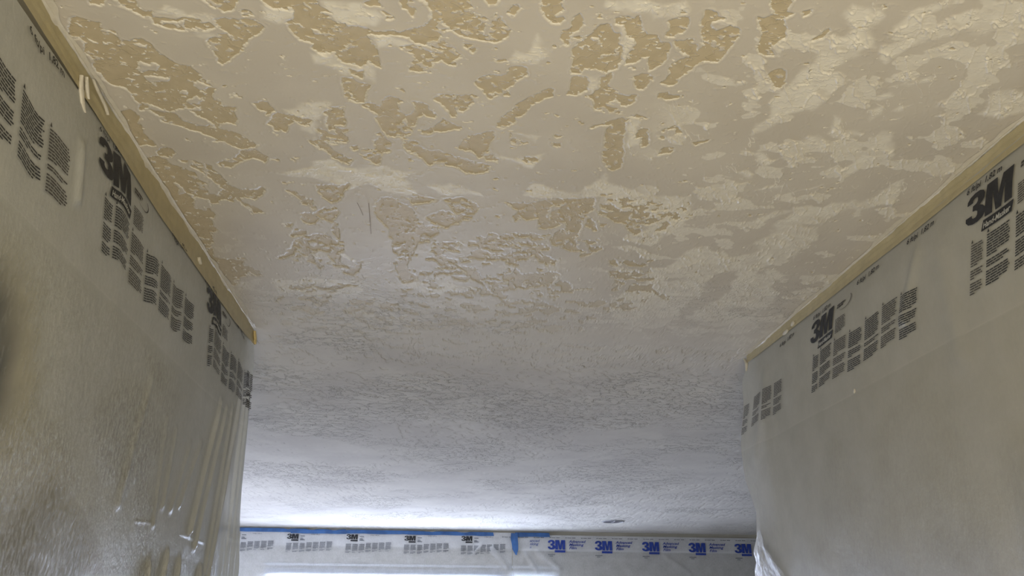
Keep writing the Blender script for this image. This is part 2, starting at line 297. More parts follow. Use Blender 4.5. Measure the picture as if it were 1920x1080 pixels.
# ------------------------------------------------------------------ ceiling (skim coat with bare patches)
BARE = '''
-627,1046 -630,1067 -621,1068 -613,1064 -596,1043
-590,1043 -582,1069 -567,1079 -548,1093 -538,1094 -532,1077 -544,1077 -555,1070 -547,1039
-679,1111 -666,1104 -653,1111 -636,1114 -639,1126 -624,1142 -614,1155 -601,1163 -577,1150 -566,1162 -561,1183 -551,1200 -535,1214 -509,1221 -502,1240 -492,1266 -483,1286 -495,1308 -493,1326 -480,1317 -483,1336 -473,1342 -457,1346 -469,1400 -488,1401 -511,1420 -518,1404 -532,1382 -547,1364 -523,1356 -526,1342 -554,1350 -585,1364 -594,1373 -607,1351 -623,1340 -633,1357 -648,1368 -646,1351 -646,1326 -650,1302 -663,1291 -681,1282 -687,1271 -689,1238 -682,1216 -688,1198 -682,1176 -682,1159 -693,1163 -698,1152 -688,1131
-537,1098 -516,1092 -498,1093 -460,1090 -463,1096 -489,1096 -506,1096 -528,1101 -523,1109 -496,1105 -491,1115 -512,1116 -535,1110
-480,1102 -447,1099 -440,1108 -463,1117 -484,1115
-426,1090 -399,1086 -365,1088 -352,1098 -364,1118 -387,1137 -401,1162 -427,1189 -450,1208 -455,1182 -457,1149 -448,1140 -399,1135 -417,1114 -431,1104
-444,1029 -429,1045 -416,1065 -409,1070 -389,1060 -380,1023
-378,1064 -364,1065 -360,1074 -376,1069
-435,1124 -419,1123 -417,1131 -434,1137
-414,1326 -399,1315 -386,1316 -379,1333 -382,1349 -410,1344
-333,1042 -325,1049 -312,1045 -298,1053 -290,1056 -293,1075 -309,1085 -308,1098 -294,1117 -265,1131 -259,1128 -271,1147 -262,1155 -230,1152 -223,1176 -210,1187 -187,1191 -175,1168 -166,1180 -156,1185 -154,1154 -162,1128 -172,1129 -165,1113 -168,1102 -159,1093 -174,1083 -193,1085 -205,1090 -208,1078 -223,1079 -233,1064 -253,1059 -229,1053 -246,1041 -255,1012 -350,1021
-72,1010 -62,1015 -55,1032 -57,1053 -73,1071 -83,1081 -122,1088 -151,1091 -163,1095 -132,1099 -112,1094 -93,1101 -84,1117 -64,1118 -48,1132 -54,1142 -78,1126 -100,1125 -110,1132 -103,1140 -87,1145 -79,1158 -58,1160 -42,1157 -15,1169 -17,1150 -5,1143 -26,1112 -50,1111 -42,1093 -44,1088 -23,1077 5,1095 31,1095 37,1086 34,1078 35,1039 26,1033 18,1030 9,1015 6,988 -80,996
-108,998 -94,1012 -98,1022 -81,1031 -81,1039 -89,1048 -95,1040 -93,1032 -107,1029
-168,1021 -145,1009 -137,1029 -158,1028
-136,1044 -124,1054 -130,1057
-79,1161 -61,1164 -61,1183 -67,1191 -79,1181 -90,1182 -100,1174 -83,1174
0,1113 20,1122 13,1134
-228,1224 -207,1224 -192,1238 -174,1243 -181,1261 -192,1283 -195,1301 -228,1293 -228,1262 -232,1242
-211,1203 -187,1204 -190,1221 -206,1211
-163,1306 -152,1286 -139,1278 -113,1286 -127,1298 -126,1324 -118,1347 -127,1359 -105,1385 -108,1406 -126,1418 -147,1414 -161,1386 -173,1356 -169,1336 -196,1309 -178,1303 -166,1317
-95,1295 -78,1296 -67,1306 -49,1330 -54,1340 -72,1327 -78,1324 -88,1344 -91,1364 -109,1371 -115,1346 -94,1333 -91,1306
-53,1273 -29,1264 -3,1261 30,1262 22,1273 11,1289 10,1308 -11,1310 -17,1329 -33,1301
-399,1393 -386,1372 -370,1348 -352,1357 -336,1367 -314,1377 -324,1394 -334,1387 -342,1380 -358,1389 -363,1405 -374,1417 -389,1412 -394,1398
-391,1327 -379,1333 -377,1344 -397,1358
-260,1322 -237,1320 -242,1343 -237,1362 -242,1382 -265,1382 -272,1401 -279,1381 -270,1353 -278,1343
-307,1402 -282,1406 -275,1426 -293,1419
-265,1384 -247,1405 -248,1440 -257,1416
-312,1455 -302,1450 -289,1457 -287,1483 -269,1495 -241,1510 -255,1539 -270,1522 -288,1510 -293,1488 -307,1472
-177,1404 -167,1407 -151,1444 -154,1461 -173,1485 -177,1513 -186,1533 -197,1515 -214,1503 -190,1482 -173,1454 -184,1438 -173,1420
-236,1460 -222,1459 -223,1470 -235,1471
-125,1424 -98,1434 -88,1438 -81,1457 -42,1468 -7,1488 23,1501 43,1497 48,1505 69,1518 60,1542 50,1543 19,1546 9,1533 -22,1515 -52,1508 -65,1523 -77,1508 -89,1491 -106,1474 -117,1449
2,1446 6,1416 27,1397 43,1387 73,1380 72,1401 64,1423 65,1445 54,1473 47,1478 29,1461 12,1454
-51,1364 -31,1342 0,1367 -19,1385 -49,1384
-82,1379 -73,1382 -56,1372 -54,1384 -80,1399
-331,1636 -264,1629 -276,1662 -295,1707 -310,1720 -324,1704 -331,1672
-416,1673 -397,1671 -377,1699 -353,1718 -353,1735 -358,1753 -386,1738 -383,1716 -395,1695
-402,1817 -385,1779 -359,1779 -333,1748 -305,1745 -305,1771 -331,1780 -329,1803 -351,1799 -367,1832 -380,1842 -393,1834
-202,1709 -184,1685 -157,1680 -145,1709 -123,1718 -105,1757 -105,1787 -115,1807 -86,1810 -78,1834 -54,1829 -51,1858 -67,1899 -104,1930 -111,1966 -125,2011 -129,2048 -140,2088 -132,2136 -109,2150 -124,2185 -148,2204 -160,2171 -168,2123 -172,2068 -157,2029 -176,1923 -175,1844 -197,1790 -205,1750
-119,1679 -86,1670 -64,1668 -53,1678 -75,1702 -106,1711
-31,1670 9,1666 43,1685 55,1701 40,1755 23,1751 9,1770 -6,1736 -20,1708
-77,1778 -54,1752 -37,1733 -20,1743 -2,1771 -16,1797 -48,1813 -66,1802
26,1032 35,1039 33,1061 32,1078 41,1088 50,1076 53,1067 44,1052 46,1038 53,1029 61,1039 64,1053 78,1064 74,1085 59,1098 55,1103 39,1100 29,1095 17,1093 15,1036
30,990 59,988 51,1005 42,1007
73,1025 78,1011 89,1009 88,1018 81,1031
127,981 164,978 163,1001 169,1011 155,1020 148,1029 155,1036 167,1028 170,1033 162,1042 150,1042 136,1027 130,1009
193,1023 202,1037 201,1056 186,1072 188,1089 182,1096 171,1082 172,1062 186,1052 186,1036
239,1038 254,1035 261,1051 272,1067 275,1087 288,1094 285,1116 288,1131 289,1153 271,1161 251,1157 226,1159 222,1174 207,1172 202,1155 204,1136 199,1106 214,1087 227,1068 233,1051
262,1018 275,1017 290,1021 295,1012 305,1036 322,1056 343,1060 350,1071 367,1075 370,1093 375,1114 370,1133 362,1140 355,1147 346,1129 343,1110 330,1115 315,1132 300,1139 302,1111 309,1087 303,1070 287,1060 279,1035 264,1029
350,1021 368,1008 382,1004 387,1025 384,1042 367,1055 360,1050 358,1036
376,1066 407,1060 430,1093 432,1133 417,1154 409,1165 409,1181 395,1193 380,1184 388,1167 390,1137 405,1114 408,1104 402,1099 388,1091
405,989 424,990 430,1000 443,1001 425,1016 426,1030 441,1040 460,1021 482,1027 483,1044 477,1068 471,1098 466,1114 446,1118 430,1133 417,1135 416,1104 432,1093 431,1072 420,1036 410,1020 410,1004
502,942 544,938 539,978 556,980 539,994 559,1020 565,1040 556,1052 553,1070 564,1090 554,1092 537,1086 527,1063 523,1032 508,1006 501,998 513,999 523,986 522,978
572,976 586,969 586,977 577,983
580,1135 593,1125 604,1130 607,1149 619,1161 613,1174 603,1170 586,1151
619,1046 627,1031 635,1013 640,1016 634,1033
91,1168 114,1166 120,1182 105,1203 83,1229 89,1249 65,1255 59,1263 50,1253 36,1233 28,1217 34,1203 47,1195 72,1193 90,1185
174,1224 174,1245 160,1257 139,1281 138,1296 117,1317 112,1336 88,1363 79,1351 88,1327 112,1287 122,1268 141,1244 161,1228
216,1186 238,1187 243,1217 232,1229 224,1237 213,1236 213,1206
262,1182 281,1167 283,1186 281,1200 310,1225 302,1240 289,1263 274,1268 262,1251 249,1241 260,1230 274,1208
307,1229 342,1229 339,1254 324,1258 310,1243
270,1268 290,1266 307,1272 329,1281 320,1292 298,1286 274,1281
328,1169 343,1158 351,1163 345,1177 333,1178
332,1185 356,1169 359,1196 351,1209 338,1208
388,1217 404,1209 405,1219 432,1220 411,1233 391,1228
312,1341 335,1307 346,1334 350,1366 359,1417 365,1466 366,1494 345,1508 333,1483 321,1438 314,1378
323,1303 348,1300 345,1318 306,1326 277,1343 299,1326
353,1296 363,1289 382,1299 368,1300
380,1331 392,1338 407,1399 400,1402 389,1362 375,1368
444,1426 452,1403 470,1404 467,1419
109,1381 115,1401 150,1406 126,1417 114,1416
134,1474 151,1470 179,1474 174,1493 156,1495 145,1482
200,1402 223,1412 215,1422 204,1412
203,1374 220,1376 209,1382
61,1467 81,1465 83,1493 68,1494
429,1336 446,1320 465,1343 459,1350 447,1332
427,1363 435,1358 436,1370
120,1678 137,1682 167,1679 190,1682 220,1657 290,1644 336,1640 337,1691 329,1727 322,1751 326,1827 328,1901 362,1933 305,1931 291,1919 297,1876 294,1798 282,1774 261,1776 242,1717 265,1698 267,1675 235,1683 227,1713 231,1742 197,1752 179,1766 165,1749 149,1762 151,1720
354,1660 377,1664 404,1684 437,1716 441,1734 409,1707 391,1691 363,1677
358,1694 397,1708 429,1735 462,1738 473,1761 485,1773 473,1812 453,1776 436,1752 412,1749 375,1710
435,1670 470,1678 489,1705 469,1731 447,1697
406,1628 438,1636 412,1644
540,1712 557,1692 567,1715 550,1729
498,1740 534,1701 511,1745
513,1668 531,1672 519,1679
555,1664 573,1667 573,1685
505,1381 517,1371 538,1361 513,1389
-706,1383 -671,1372 -662,1391 -675,1439 -669,1476 -669,1498 -700,1501 -708,1476 -707,1410
-708,1564 -674,1543 -661,1555 -648,1587 -617,1608 -604,1652 -602,1693 -591,1719 -564,1679 -541,1704 -554,1732 -585,1730 -591,1753 -615,1761 -611,1727 -643,1724 -671,1766 -658,1788 -631,1780 -616,1807 -643,1834 -641,1859 -641,1903 -668,1938 -680,2008 -689,2074 -659,2094 -620,2090 -621,2121 -573,2164 -619,2168 -654,2205 -670,2190 -669,2240 -677,2275 -698,2226 -701,2098 -713,1983 -716,1891 -717,1811 -717,1759 -716,1704 -702,1646 -711,1602
-631,1365 -605,1377 -586,1383 -560,1408 -518,1420 -487,1434 -451,1464 -446,1481 -478,1497 -509,1478 -557,1436 -598,1408 -618,1406 -624,1391
-624,1556 -596,1558 -572,1579 -556,1617 -550,1652 -520,1680 -471,1660 -471,1686 -496,1716 -528,1713 -517,1763 -489,1789 -517,1789 -533,1736 -548,1688 -572,1649 -591,1605 -611,1578
-670,1524 -644,1508 -630,1525 -646,1540 -667,1537
-546,1558 -524,1546 -501,1535 -480,1506 -454,1499 -429,1519 -435,1547 -460,1527 -486,1543 -521,1574 -540,1571
-394,1786 -309,1777 -321,1809 -311,1870 -320,1917 -328,1885 -322,1840 -340,1804 -361,1813 -368,1838 -385,1840 -396,1816
-453,1846 -426,1844 -441,1861
-445,1920 -427,1882 -404,1883 -410,1906
-510,2056 -487,2032 -437,1956 -407,1919 -377,1903 -348,1907 -319,1958 -314,2000 -331,2009 -353,1962 -380,1985 -415,2032 -403,2076 -388,2105 -394,2130 -411,2092 -437,2034 -456,2014 -495,2062
-358,2005 -334,2031 -333,2077 -304,2105 -267,2062 -289,2119 -303,2161 -323,2163 -336,2132 -311,2113 -347,2086 -355,2048
-77,1772 -54,1752 -20,1761 1,1771 45,1743 35,1771 10,1788 -34,1824 -51,1807
-64,1947 -42,1924 -12,1921 1,1955 14,1968 -36,1944 -52,1960 -33,1987 -61,1968
-84,2021 -55,2004 -30,2016 -4,2036 -10,2060 -30,2069 -55,2033
106,1895 127,1886 150,1912 136,1927 114,1915
92,1853 107,1855 105,1872 92,1870
133,1846 160,1843 143,1865
49,1986 69,1948 83,1975 112,1983 103,1995 71,1984
79,2028 109,2040 90,2050
204,1920 234,1914 241,1945 218,1969 194,2009 157,2027 164,1997 136,1973 172,1981 206,1970
154,2123 187,2071 208,2118 240,2106 280,2078 302,2142 287,2186 245,2147 209,2134 196,2169 235,2218 162,2181
104,2128 154,2157 105,2145
103,2170 155,2182 111,2191
306,2175 329,2139 361,2170 376,2221 355,2224 334,2173
219,1743 254,1746 265,1782 236,1810 214,1793
258,1880 266,1833 287,1811 295,1863 290,1912 269,1900
251,2003 278,2015 292,1999 289,2022 267,2028
30,2095 57,2108 75,2139 95,2214 66,2165 41,2143
-33,2101 24,2112 -29,2117
243,2780 299,2748 295,2788 253,2799
339,1732 353,1748 372,1803 362,1810 343,1774
364,1711 423,1706 450,1739 463,1768 486,1779 475,1819 456,1788 436,1752 406,1737
498,1740 516,1720 539,1700 516,1745
532,1781 539,1742 552,1747 545,1786
506,1846 525,1837 511,1855
357,1870 389,1874 368,1897
442,1984 461,1982 477,2014 454,2013
532,2052 576,2080 545,2092
494,2122 517,2137 515,2172
568,2162 608,2180 687,2236 688,2264 626,2196
551,2307 580,2304 563,2325
441,2328 466,2287 499,2303 477,2344
'''
ISLANDS = '''
-595,1168 -582,1165 -572,1169 -575,1178 -590,1175
-650,1164 -635,1170 -625,1177 -639,1172 -652,1170
-671,1161 -660,1170 -668,1172 -672,1168
-680,1120 -672,1125 -668,1135 -675,1132
-654,1196 -634,1205 -650,1200
-673,1189 -664,1191 -671,1199
-647,1220 -633,1224 -639,1225
-607,1218 -587,1219 -566,1217 -565,1227 -576,1241 -590,1236 -605,1243 -621,1237 -608,1228
-632,1244 -612,1251 -626,1255
-610,1257 -599,1254 -579,1257 -561,1259 -567,1273 -582,1273 -605,1273 -611,1267
-634,1263 -626,1272 -637,1281
-635,1286 -623,1292 -632,1298
-518,1270 -508,1262 -486,1276 -513,1287 -519,1281
-556,1303 -539,1296 -546,1313 -556,1310
-542,1323 -521,1309 -514,1324 -527,1338 -542,1338
-574,1294 -559,1302 -570,1301
-267,1096 -256,1093 -250,1107 -262,1108
-303,1083 -285,1088 -272,1100 -286,1093
-50,1069 -42,1060 -26,1069 -26,1079 -44,1079
5,1083 10,1058 3,1081
-220,1268 -208,1277 -216,1287
-300,1675 -288,1674 -297,1685
226,1077 238,1074 239,1081 232,1086
213,1082 223,1084 219,1091
221,1095 230,1094 227,1103
204,1101 216,1101 214,1110
243,1074 251,1075 247,1081
338,1072 350,1074 348,1080
346,1089 359,1089 355,1097
-672,1669 -664,1663 -656,1699 -679,1722 -682,1707
-658,1704 -641,1719 -654,1737
-687,1803 -677,1808 -687,1814
243,1193 260,1182 270,1208 260,1226 243,1217
'''
DRY = '''
609,1341 616,1308 646,1270 660,1242 699,1231 678,1263 662,1304 644,1330 616,1345
729,1347 737,1321 761,1319 803,1335 814,1364 799,1374 762,1344 742,1354
656,1419 672,1413 703,1428 716,1423 700,1445 664,1432
645,1486 664,1474 690,1486 677,1507 657,1504
630,1542 652,1535 679,1558 660,1573 630,1558
883,1291 924,1295 955,1368 962,1408 930,1407 927,1449 912,1495 893,1477 885,1388 878,1328
765,1690 783,1653 844,1647 892,1625 904,1590 987,1587 1041,1472 1056,1532 1091,1600 1042,1610 1015,1642 977,1634 962,1664 945,1696 905,1719 775,1738
823,1238 847,1225 860,1250 841,1271
750,1256 779,1257 798,1291 839,1299 824,1333 785,1308
726,1580 747,1536 774,1536 740,1573
823,1565 856,1500 873,1509 848,1542
659,989 647,974 651,951 686,955 697,954 703,969 694,1000 705,1018 719,1025 733,1050 712,1055 709,1076 698,1089 688,1116 727,1135 728,1168 718,1197 710,1230 674,1252 660,1276 636,1275 619,1210 639,1173 642,1130 644,1095 636,1059 651,1034 674,1024 679,1006
731,1010 750,962 762,943 802,929 802,944 786,967 773,995 777,1020 756,1019
813,991 825,966 853,947 901,945 933,980 911,1004 864,995 845,1013 808,1037 793,1065 779,1094 752,1084 739,1044 777,1020
828,1155 850,1140 875,1111 887,1130 858,1149
952,1207 966,1184 994,1171 992,1189 963,1210
802,1200 825,1183 851,1188 826,1205
874,1233 888,1213 906,1208 896,1231
1040,1177 1034,1143 1074,1129 1152,1203 1105,1238 1044,1229 1054,1198
-335,1050 -289,1056 -294,1080 -319,1094 -341,1082
-282,1163 -228,1152 -208,1193 -178,1178 -158,1189 -166,1229 -189,1227 -223,1214 -250,1197 -277,1184
-251,1026 -170,1019 -166,1034 -129,1049 -150,1078 -202,1083 -230,1061 -241,1041
-161,1096 -132,1099 -86,1115 -155,1139 -163,1122
-425,1599 -313,1526 -292,1520 -260,1540 -219,1536 -181,1537 -160,1559 -102,1568 -142,1597 -101,1634 -126,1658 -179,1652 -216,1619 -264,1629 -327,1630 -382,1615
-77,1621 -21,1605 49,1630 55,1651 -31,1654
155,1641 186,1596 239,1596 291,1586 319,1547 334,1516 358,1558 399,1585 460,1612 409,1633 341,1634 179,1655
349,1678 351,1617 464,1628 566,1596 589,1654 601,1712 525,1756 482,1700 445,1727
347,1306 365,1297 384,1307 378,1339 402,1399 369,1416 352,1362 349,1330
52,1468 200,1459 174,1498 143,1487 84,1479
106,1377 176,1387 165,1418 149,1402
127,1078 140,1091 164,1115 164,1130 145,1148 95,1162 97,1124 124,1122
266,1037 280,1038 306,1075 299,1105 299,1143 291,1143 286,1110 275,1078
239,981 379,968 386,1004 348,1015 333,1025 309,1006 294,1007 261,1015 241,1001
249,1203 235,1184 269,1181 270,1208 260,1230 247,1214
-531,1086 -508,1066 -473,1073 -434,1064 -418,1076 -433,1096 -497,1091
-467,1116 -433,1124 -450,1140 -478,1128
482,1748 583,1690 618,1710 559,1817 547,1886 504,1863 467,1839
565,2010 611,1937 671,1881 748,1894 733,1840 796,1793 830,1726 873,1673 973,1776 979,1930 1007,2157 1062,2544 758,2552 574,2448 506,2302 571,2114
-379,1333 -335,1322 -267,1308 -278,1346 -301,1396 -325,1448 -312,1455 -336,1399 -343,1360
-755,1809 -752,1809 -756,1821
-698,2793 -540,2805 -468,2984 -532,3315 -758,3188
608,2713 748,2728 807,2880 694,2926
-362,1962 -318,2008 -273,2055 -281,2071 -334,2031
-559,2229 -452,2184 -287,2201 -297,2308 -444,2361 -563,2336
-159,2205 -77,2197 96,2232 63,2272 -78,2286 -154,2257
'''
DAMP_DARK = '''
752,2096 777,2068 834,2006 860,2052 862,2154 847,2267 818,2329 818,2391 846,2442 963,2451 971,2496 890,2481 824,2500 758,2552 713,2534 756,2473 794,2425 761,2315 757,2238 768,2182
569,1764 604,1712 654,1731 703,1770 703,1843 659,1882 598,1867 550,1838
887,2332 946,2286 1030,2327 990,2384 946,2357
736,1867 719,1801 774,1776 811,1679 848,1664 808,1826 841,1878 780,1920
552,1958 589,1925 621,1951 617,2004 580,2016
651,2106 665,2023 675,1999 689,2069 676,2121
932,2078 901,2015 912,1975 932,1935 970,1894 1012,2004 953,2010
326,2965 387,2797 479,2640 614,2742 653,2930 464,3055 344,3033
934,3194 1009,2926 1128,2846 1330,3274 1598,4072 1127,3671
536,1324 572,1266 599,1263 591,1343 577,1374 558,1355
-596,2182 -553,2178 -577,2319 -585,2433 -599,2625 -655,2677 -614,2417 -618,2269
-246,1965 -204,1892 -158,2044 -168,2123 -155,2370 -261,2380 -266,2199
-107,2069 -43,2094 -83,2181 -116,2134
'''
PITTED = '''
-427,1935 -306,1929 -343,2109 -466,2075
-671,2065 -556,2054 -586,2198 -683,2329 -701,2209
-559,2229 -256,2232 -285,2593 -599,2625
-88,1915 18,1911 93,2163 103,2231 -78,2268 -125,2103 -43,2078
31,1836 223,1818 329,2139 309,2247 95,2206 38,2047
-200,2280 98,2268 295,2424 453,2461 478,2605 -285,2685 -264,2430
332,1866 395,1860 406,1914 359,1992
436,1969 569,1971 633,2195 607,2341 462,2470 427,2272 498,2264
337,1613 480,1637 575,1628 601,1712 496,1759 383,1783
-312,1393 -230,1397 -245,1448 -322,1460
-216,1472 -169,1467 -179,1532 -221,1527
-203,1687 -101,1722 -105,1787 -176,1825
192,1077 274,1058 291,1146 208,1174
-99,1164 -58,1160 -59,1192 -96,1196
-523,2288 458,2188 453,2386 -247,2689 -527,2718
'''

def ceiling_fields(x, y):
    k = np.clip(y/1.3, .7, 2.2)
    wx = (fbm(x*38, y*38, 1, 4)-.5)*.017*k + (fbm(x*150, y*150, 2, 3)-.5)*.007*k
    wy = (fbm(x*38, y*38, 8, 4)-.5)*.017*k*1.2 + (fbm(x*150, y*150, 9, 3)-.5)*.007*k
    px, py = x+wx, y+wy
    b = np.full(len(x), -.05)
    for P in parse(BARE): sdf_into(b, px, py, P)
    b += .0016*k
    isl = np.full(len(x), -.05)
    for P in parse(ISLANDS): sdf_into(isl, px, py, P)
    b = np.minimum(b, -isl)
    hz = np.full(len(x), -.05)
    for P in parse(PITTED): sdf_into(hz, px, py, P)
    ly = 1.3*np.log(y/.8); n1 = fbm(x*30, ly*60, 21, 4)
    holes = (n1-.585)*.09; farz = sst(2.5, 2.9, y); hz = np.maximum(hz, -.05+.09*farz*sst(.38, .55, fbm(x*1.3, y*.8, 23, 3)))
    b = np.maximum(b, np.minimum(holes, hz))
    # grains of compound left on the bare paint, denser near the edges of a patch and in some spots
    dens = fbm(x*14, y*14, 31, 2)
    sp = fbm(x*100, ly*140, 33, 3)
    thr = .705-.14*sst(.5, .75, dens)
    b = np.minimum(b, (thr-sp)*.06)
    # pinholes in the compound
    ph = fbm(x*55, ly*90, 41, 3); b = np.maximum(b, (ph-.835)*.05)
    dry = np.full(len(x), -.05)
    qx = x+(fbm(x*16, y*16, 51, 4)-.5)*.05*k; qy = y+(fbm(x*16, y*16, 55, 4)-.5)*.05*k
    for P in parse(DRY): sdf_into(dry, qx, qy, P)
    damp_dark = np.full(len(x), -.05)
    for P in parse(DAMP_DARK): sdf_into(damp_dark, qx, qy, P)  # damp patches and other dark areas, kept free of the dry colour
    dry = np.minimum(dry, -damp_dark)
    strk = fbm(x*22+y*8, y*34-x*12, 57, 4)
    dr = sst(-.012, .009, dry)*(.70+.30*sst(.36, .60, strk))*.80
    s2 = fbm(x*13+y*4, y*19-x*5, 58, 4); dr = np.maximum(dr, .62*sst(.575, .615, s2)*np.maximum(sst(.3, .5, x), sst(1.7, 2.1, y)*.7))
    dmp = sst(-.02, .015, damp_dark)
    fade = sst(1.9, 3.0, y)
    h = sst(0, .004, -b)                       # 1 on compound, 0 on bare paint
    hgt = .0016*h + .0007*np.exp(-((-b-.004)/.0028)**2)
    # trowel ridges in the dry skims
    u = (x*.55+y*.83); v = (-x*.83+y*.55)
    rn = fbm(u*18, v*60, 61, 3); rid = np.exp(-((rn-.5)/.02)**2)
    rn2 = fbm(x*24, y*60, 65, 3); rid2 = np.exp(-((rn2-.52)/.018)**2)
    right = sst(.2, .5, x)
    hgt += (.0036*rid*right+.0020*rid2*(1-right*.6))*h*(.10+.9*sst(.2, .8, dr))*(1-dmp)*(1-fade)
    pale = (rid*right+.8*rid2*(1-right*.6))*sst(.1, .5, dr+.45*right*sst(.42, .6, strk))*sst(.46, .56, fbm(x*13, y*20, 77, 3))*h*(1-dmp)  # pale dry ridges; their highlights are painted in as colour
    dr = np.maximum(dr, pale)
    hgt += .0012*(fbm(x*7, y*7, 71, 2)-.5)*(1-fade)
    # far room: knocked-down flakes and troughs
    f1 = fbm(x*11, y*11, 81, 4); f2 = fbm(x*3, y*3, 85, 2)
    hgt += fade*(.0012*sst(.53, .56, f1)*sst(.35, .6, f2)+.004*(fbm(x*1.6, y*1.6, 88, 2)-.5))*sst(9.3, 8.6, y)
    return b*1000, dr, fade, hgt
def ceil_grid(xs, ys):
    X, Y = np.meshgrid(xs, ys); x, y = X.ravel(), Y.ravel()
    b, dr, fa, h = ceiling_fields(x, y)
    return X.shape, np.stack([x, y, CEIL-h], -1), b, dr, fa
ys = [.62]
while ys[-1] < 3.02: ys.append(ys[-1]+max(.0019, .0019*(ys[-1]/1.15)**2))
parts = [ceil_grid(np.linspace(-.73, 1.17, 1080), np.array(ys))]
y2 = [3.0]
while y2[-1] < YF+.1: y2.append(y2[-1]+.0085*(y2[-1]/3))
parts.append(ceil_grid(np.linspace(-4.1, 5.45, 1150), np.array(y2)))
V = []; Q = []; off = 0; B_ = []; D_ = []; Fa = []
for sh, v, b, dr, fa in parts:
    idx = np.arange(sh[0]*sh[1]).reshape(sh)+off
    Q.append(np.stack([idx[:-1, :-1], idx[1:, :-1], idx[1:, 1:], idx[:-1, 1:]], -1).reshape(-1, 4))
    V.append(v); B_.append(b); D_.append(dr); Fa.append(fa); off += len(v)
ext = [(-1.0, -1.72, .64), (1.4, -1.72, .64), (-4.1, 2.4, 3.01), (-.725, 2.4, 3.01), (1.165, 2.4, 3.01), (5.45, 2.4, 3.01)]
for (xa, xb, ya, yb) in ((-1.0, 1.4, -1.72, .64), (-4.1, -.725, 2.4, 3.01), (1.165, 5.45, 2.4, 3.01)):
    V.append(np.array([(xa, ya, CEIL-.0016), (xa, yb, CEIL-.0016), (xb, yb, CEIL-.0016), (xb, ya, CEIL-.0016)]))
    Q.append(np.array([[0, 1, 2, 3]])+off); off += 4
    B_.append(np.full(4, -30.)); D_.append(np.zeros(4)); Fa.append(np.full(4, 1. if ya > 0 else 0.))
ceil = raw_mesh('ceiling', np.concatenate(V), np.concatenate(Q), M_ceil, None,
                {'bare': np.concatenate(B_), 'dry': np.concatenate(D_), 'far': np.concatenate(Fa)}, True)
tag(ceil, kind='structure')
box('ceiling_slab', -4.2, 5.55, -1.72, YF+.2, CEIL+.004, CEIL+.1, M_wall, ceil)
for pts, wd in (([(-.2471, 1.7077), (-.242, 1.74), (-.2384, 1.773)], .0012), ([(-.2184, 1.7076), (-.2223, 1.783), (-.2265, 1.877)], .0014)):
    v = []; 
    for i, (a, b) in enumerate(pts): v += [(a-wd/2, b, CEIL-.0042), (a+wd/2, b, CEIL-.0042)]
    v2 = [(a, b, c-.0004) for a, b, c in v]
    mesh('scratch', v+v2, [(0, 1, 3, 2), (2, 3, 5, 4), (6, 8, 9, 7), (8, 10, 11, 9), (0, 2, 8, 6), (1, 7, 9, 3), (2, 4, 10, 8), (3, 9, 11, 5)], M_mark, ceil)

# ------------------------------------------------------------------ masking film on the hall walls
def seg_ridge(Y, Z, a, b, wd, amp):
    (ay, az), (by, bz) = a, b
    ey, ez = by-ay, bz-az; L = ey*ey+ez*ez
    t = ((Y-ay)*ey+(Z-az)*ez)/L; tc = np.clip(t, 0, 1)
    d2 = (Y-ay-tc*ey)**2+(Z-az-tc*ez)**2
    end = sst(-.25, .2, t)
    return amp*np.exp(-d2/wd**2)*end
FOLDS_L = [((2.369, .60), (2.271, .215), .010, .011), ((2.44, .60), (2.338, .18), .009, .009), ((2.50, .62), (2.473, .12), .008, .008),
           ((2.03, .44), (2.03, .25), .008, .005), ((2.16, .43), (2.09, .25), .010, .005), ((2.25, .45), (2.15, .27), .010, .006),
           ((1.95, .45), (1.99, .20), .008, .004), ((2.572, .66), (2.503, .10), .011, .011), ((2.621, .70), (2.679, .05), .009, .010),
           ((2.66, .72), (2.76, 0), .008, .010), ((1.81, .52), (1.76, .22), .012, .005), ((1.87, .195), (1.97, .202), .0025, .002),
           ((2.20, .198), (2.42, .195), .0025, .002), ((1.27, .80), (1.30, .70), .010, .008), ((2.0, .12), (2.02, .0), .01, .012),
           ((2.12, .15), (2.1, .0), .008, .012), ((2.22, .14), (2.22, 0), .01, .012), ((2.42, .13), (2.4, -.1), .01, .014)]
FOLDS_R = [((1.63, .84), (1.74, .70), .010, .006), ((1.55, .80), (1.56, .55), .02, .004), ((2.60, .82), (2.75, .55), .02, .006), ((1.42, .3), (1.5, -.1), .03, .012)]
def disp_left(Y, Z):
    d = .010+.004*(fbm(Y*3.5, Z*3, 101, 3)) + .0016*fbm(Y*22, Z*9, 102, 3)
    for a, b, wd, am in FOLDS_L: d = d+seg_ridge(Y, Z, a, b, wd*1.15, am*.9)
    d = d+.010*sst(2.45, 2.8, Y)*sst(.75, .2, Z)*(.5+.5*np.sin(Y*95+Z*14))
    return d*sst(.94, .80, Z)*1.0+.006
def disp_right(Y, Z):
    d = .010+.006*(fbm(Y*3, Z*3, 111, 3)) + .0012*fbm(Y*18, Z*8, 112, 3)
    for a, b, wd, am in FOLDS_R: d = d+seg_ridge(Y, Z, a, b, wd*1.6, am)
    d = d+.018*sst(2.55, 2.9, Y)*sst(.9, .5, Z)
    return d*sst(.95, .82, Z)+.006
END_L = [(-1.2, 3.05), (.124, 2.845), (.515, 2.737), (.787, 2.692), (.875, 2.684), (.95, 2.69)]
END_R = [(-1.2, 2.9), (.02, 2.88), (.145, 2.855), (.359, 2.80), (.42, 2.83), (.483, 2.862), (.625, 2.874), (.70, 2.85), (.761, 2.832), (.86, 2.83), (.90, 2.80), (.917, 2.785), (.95, 2.78)]
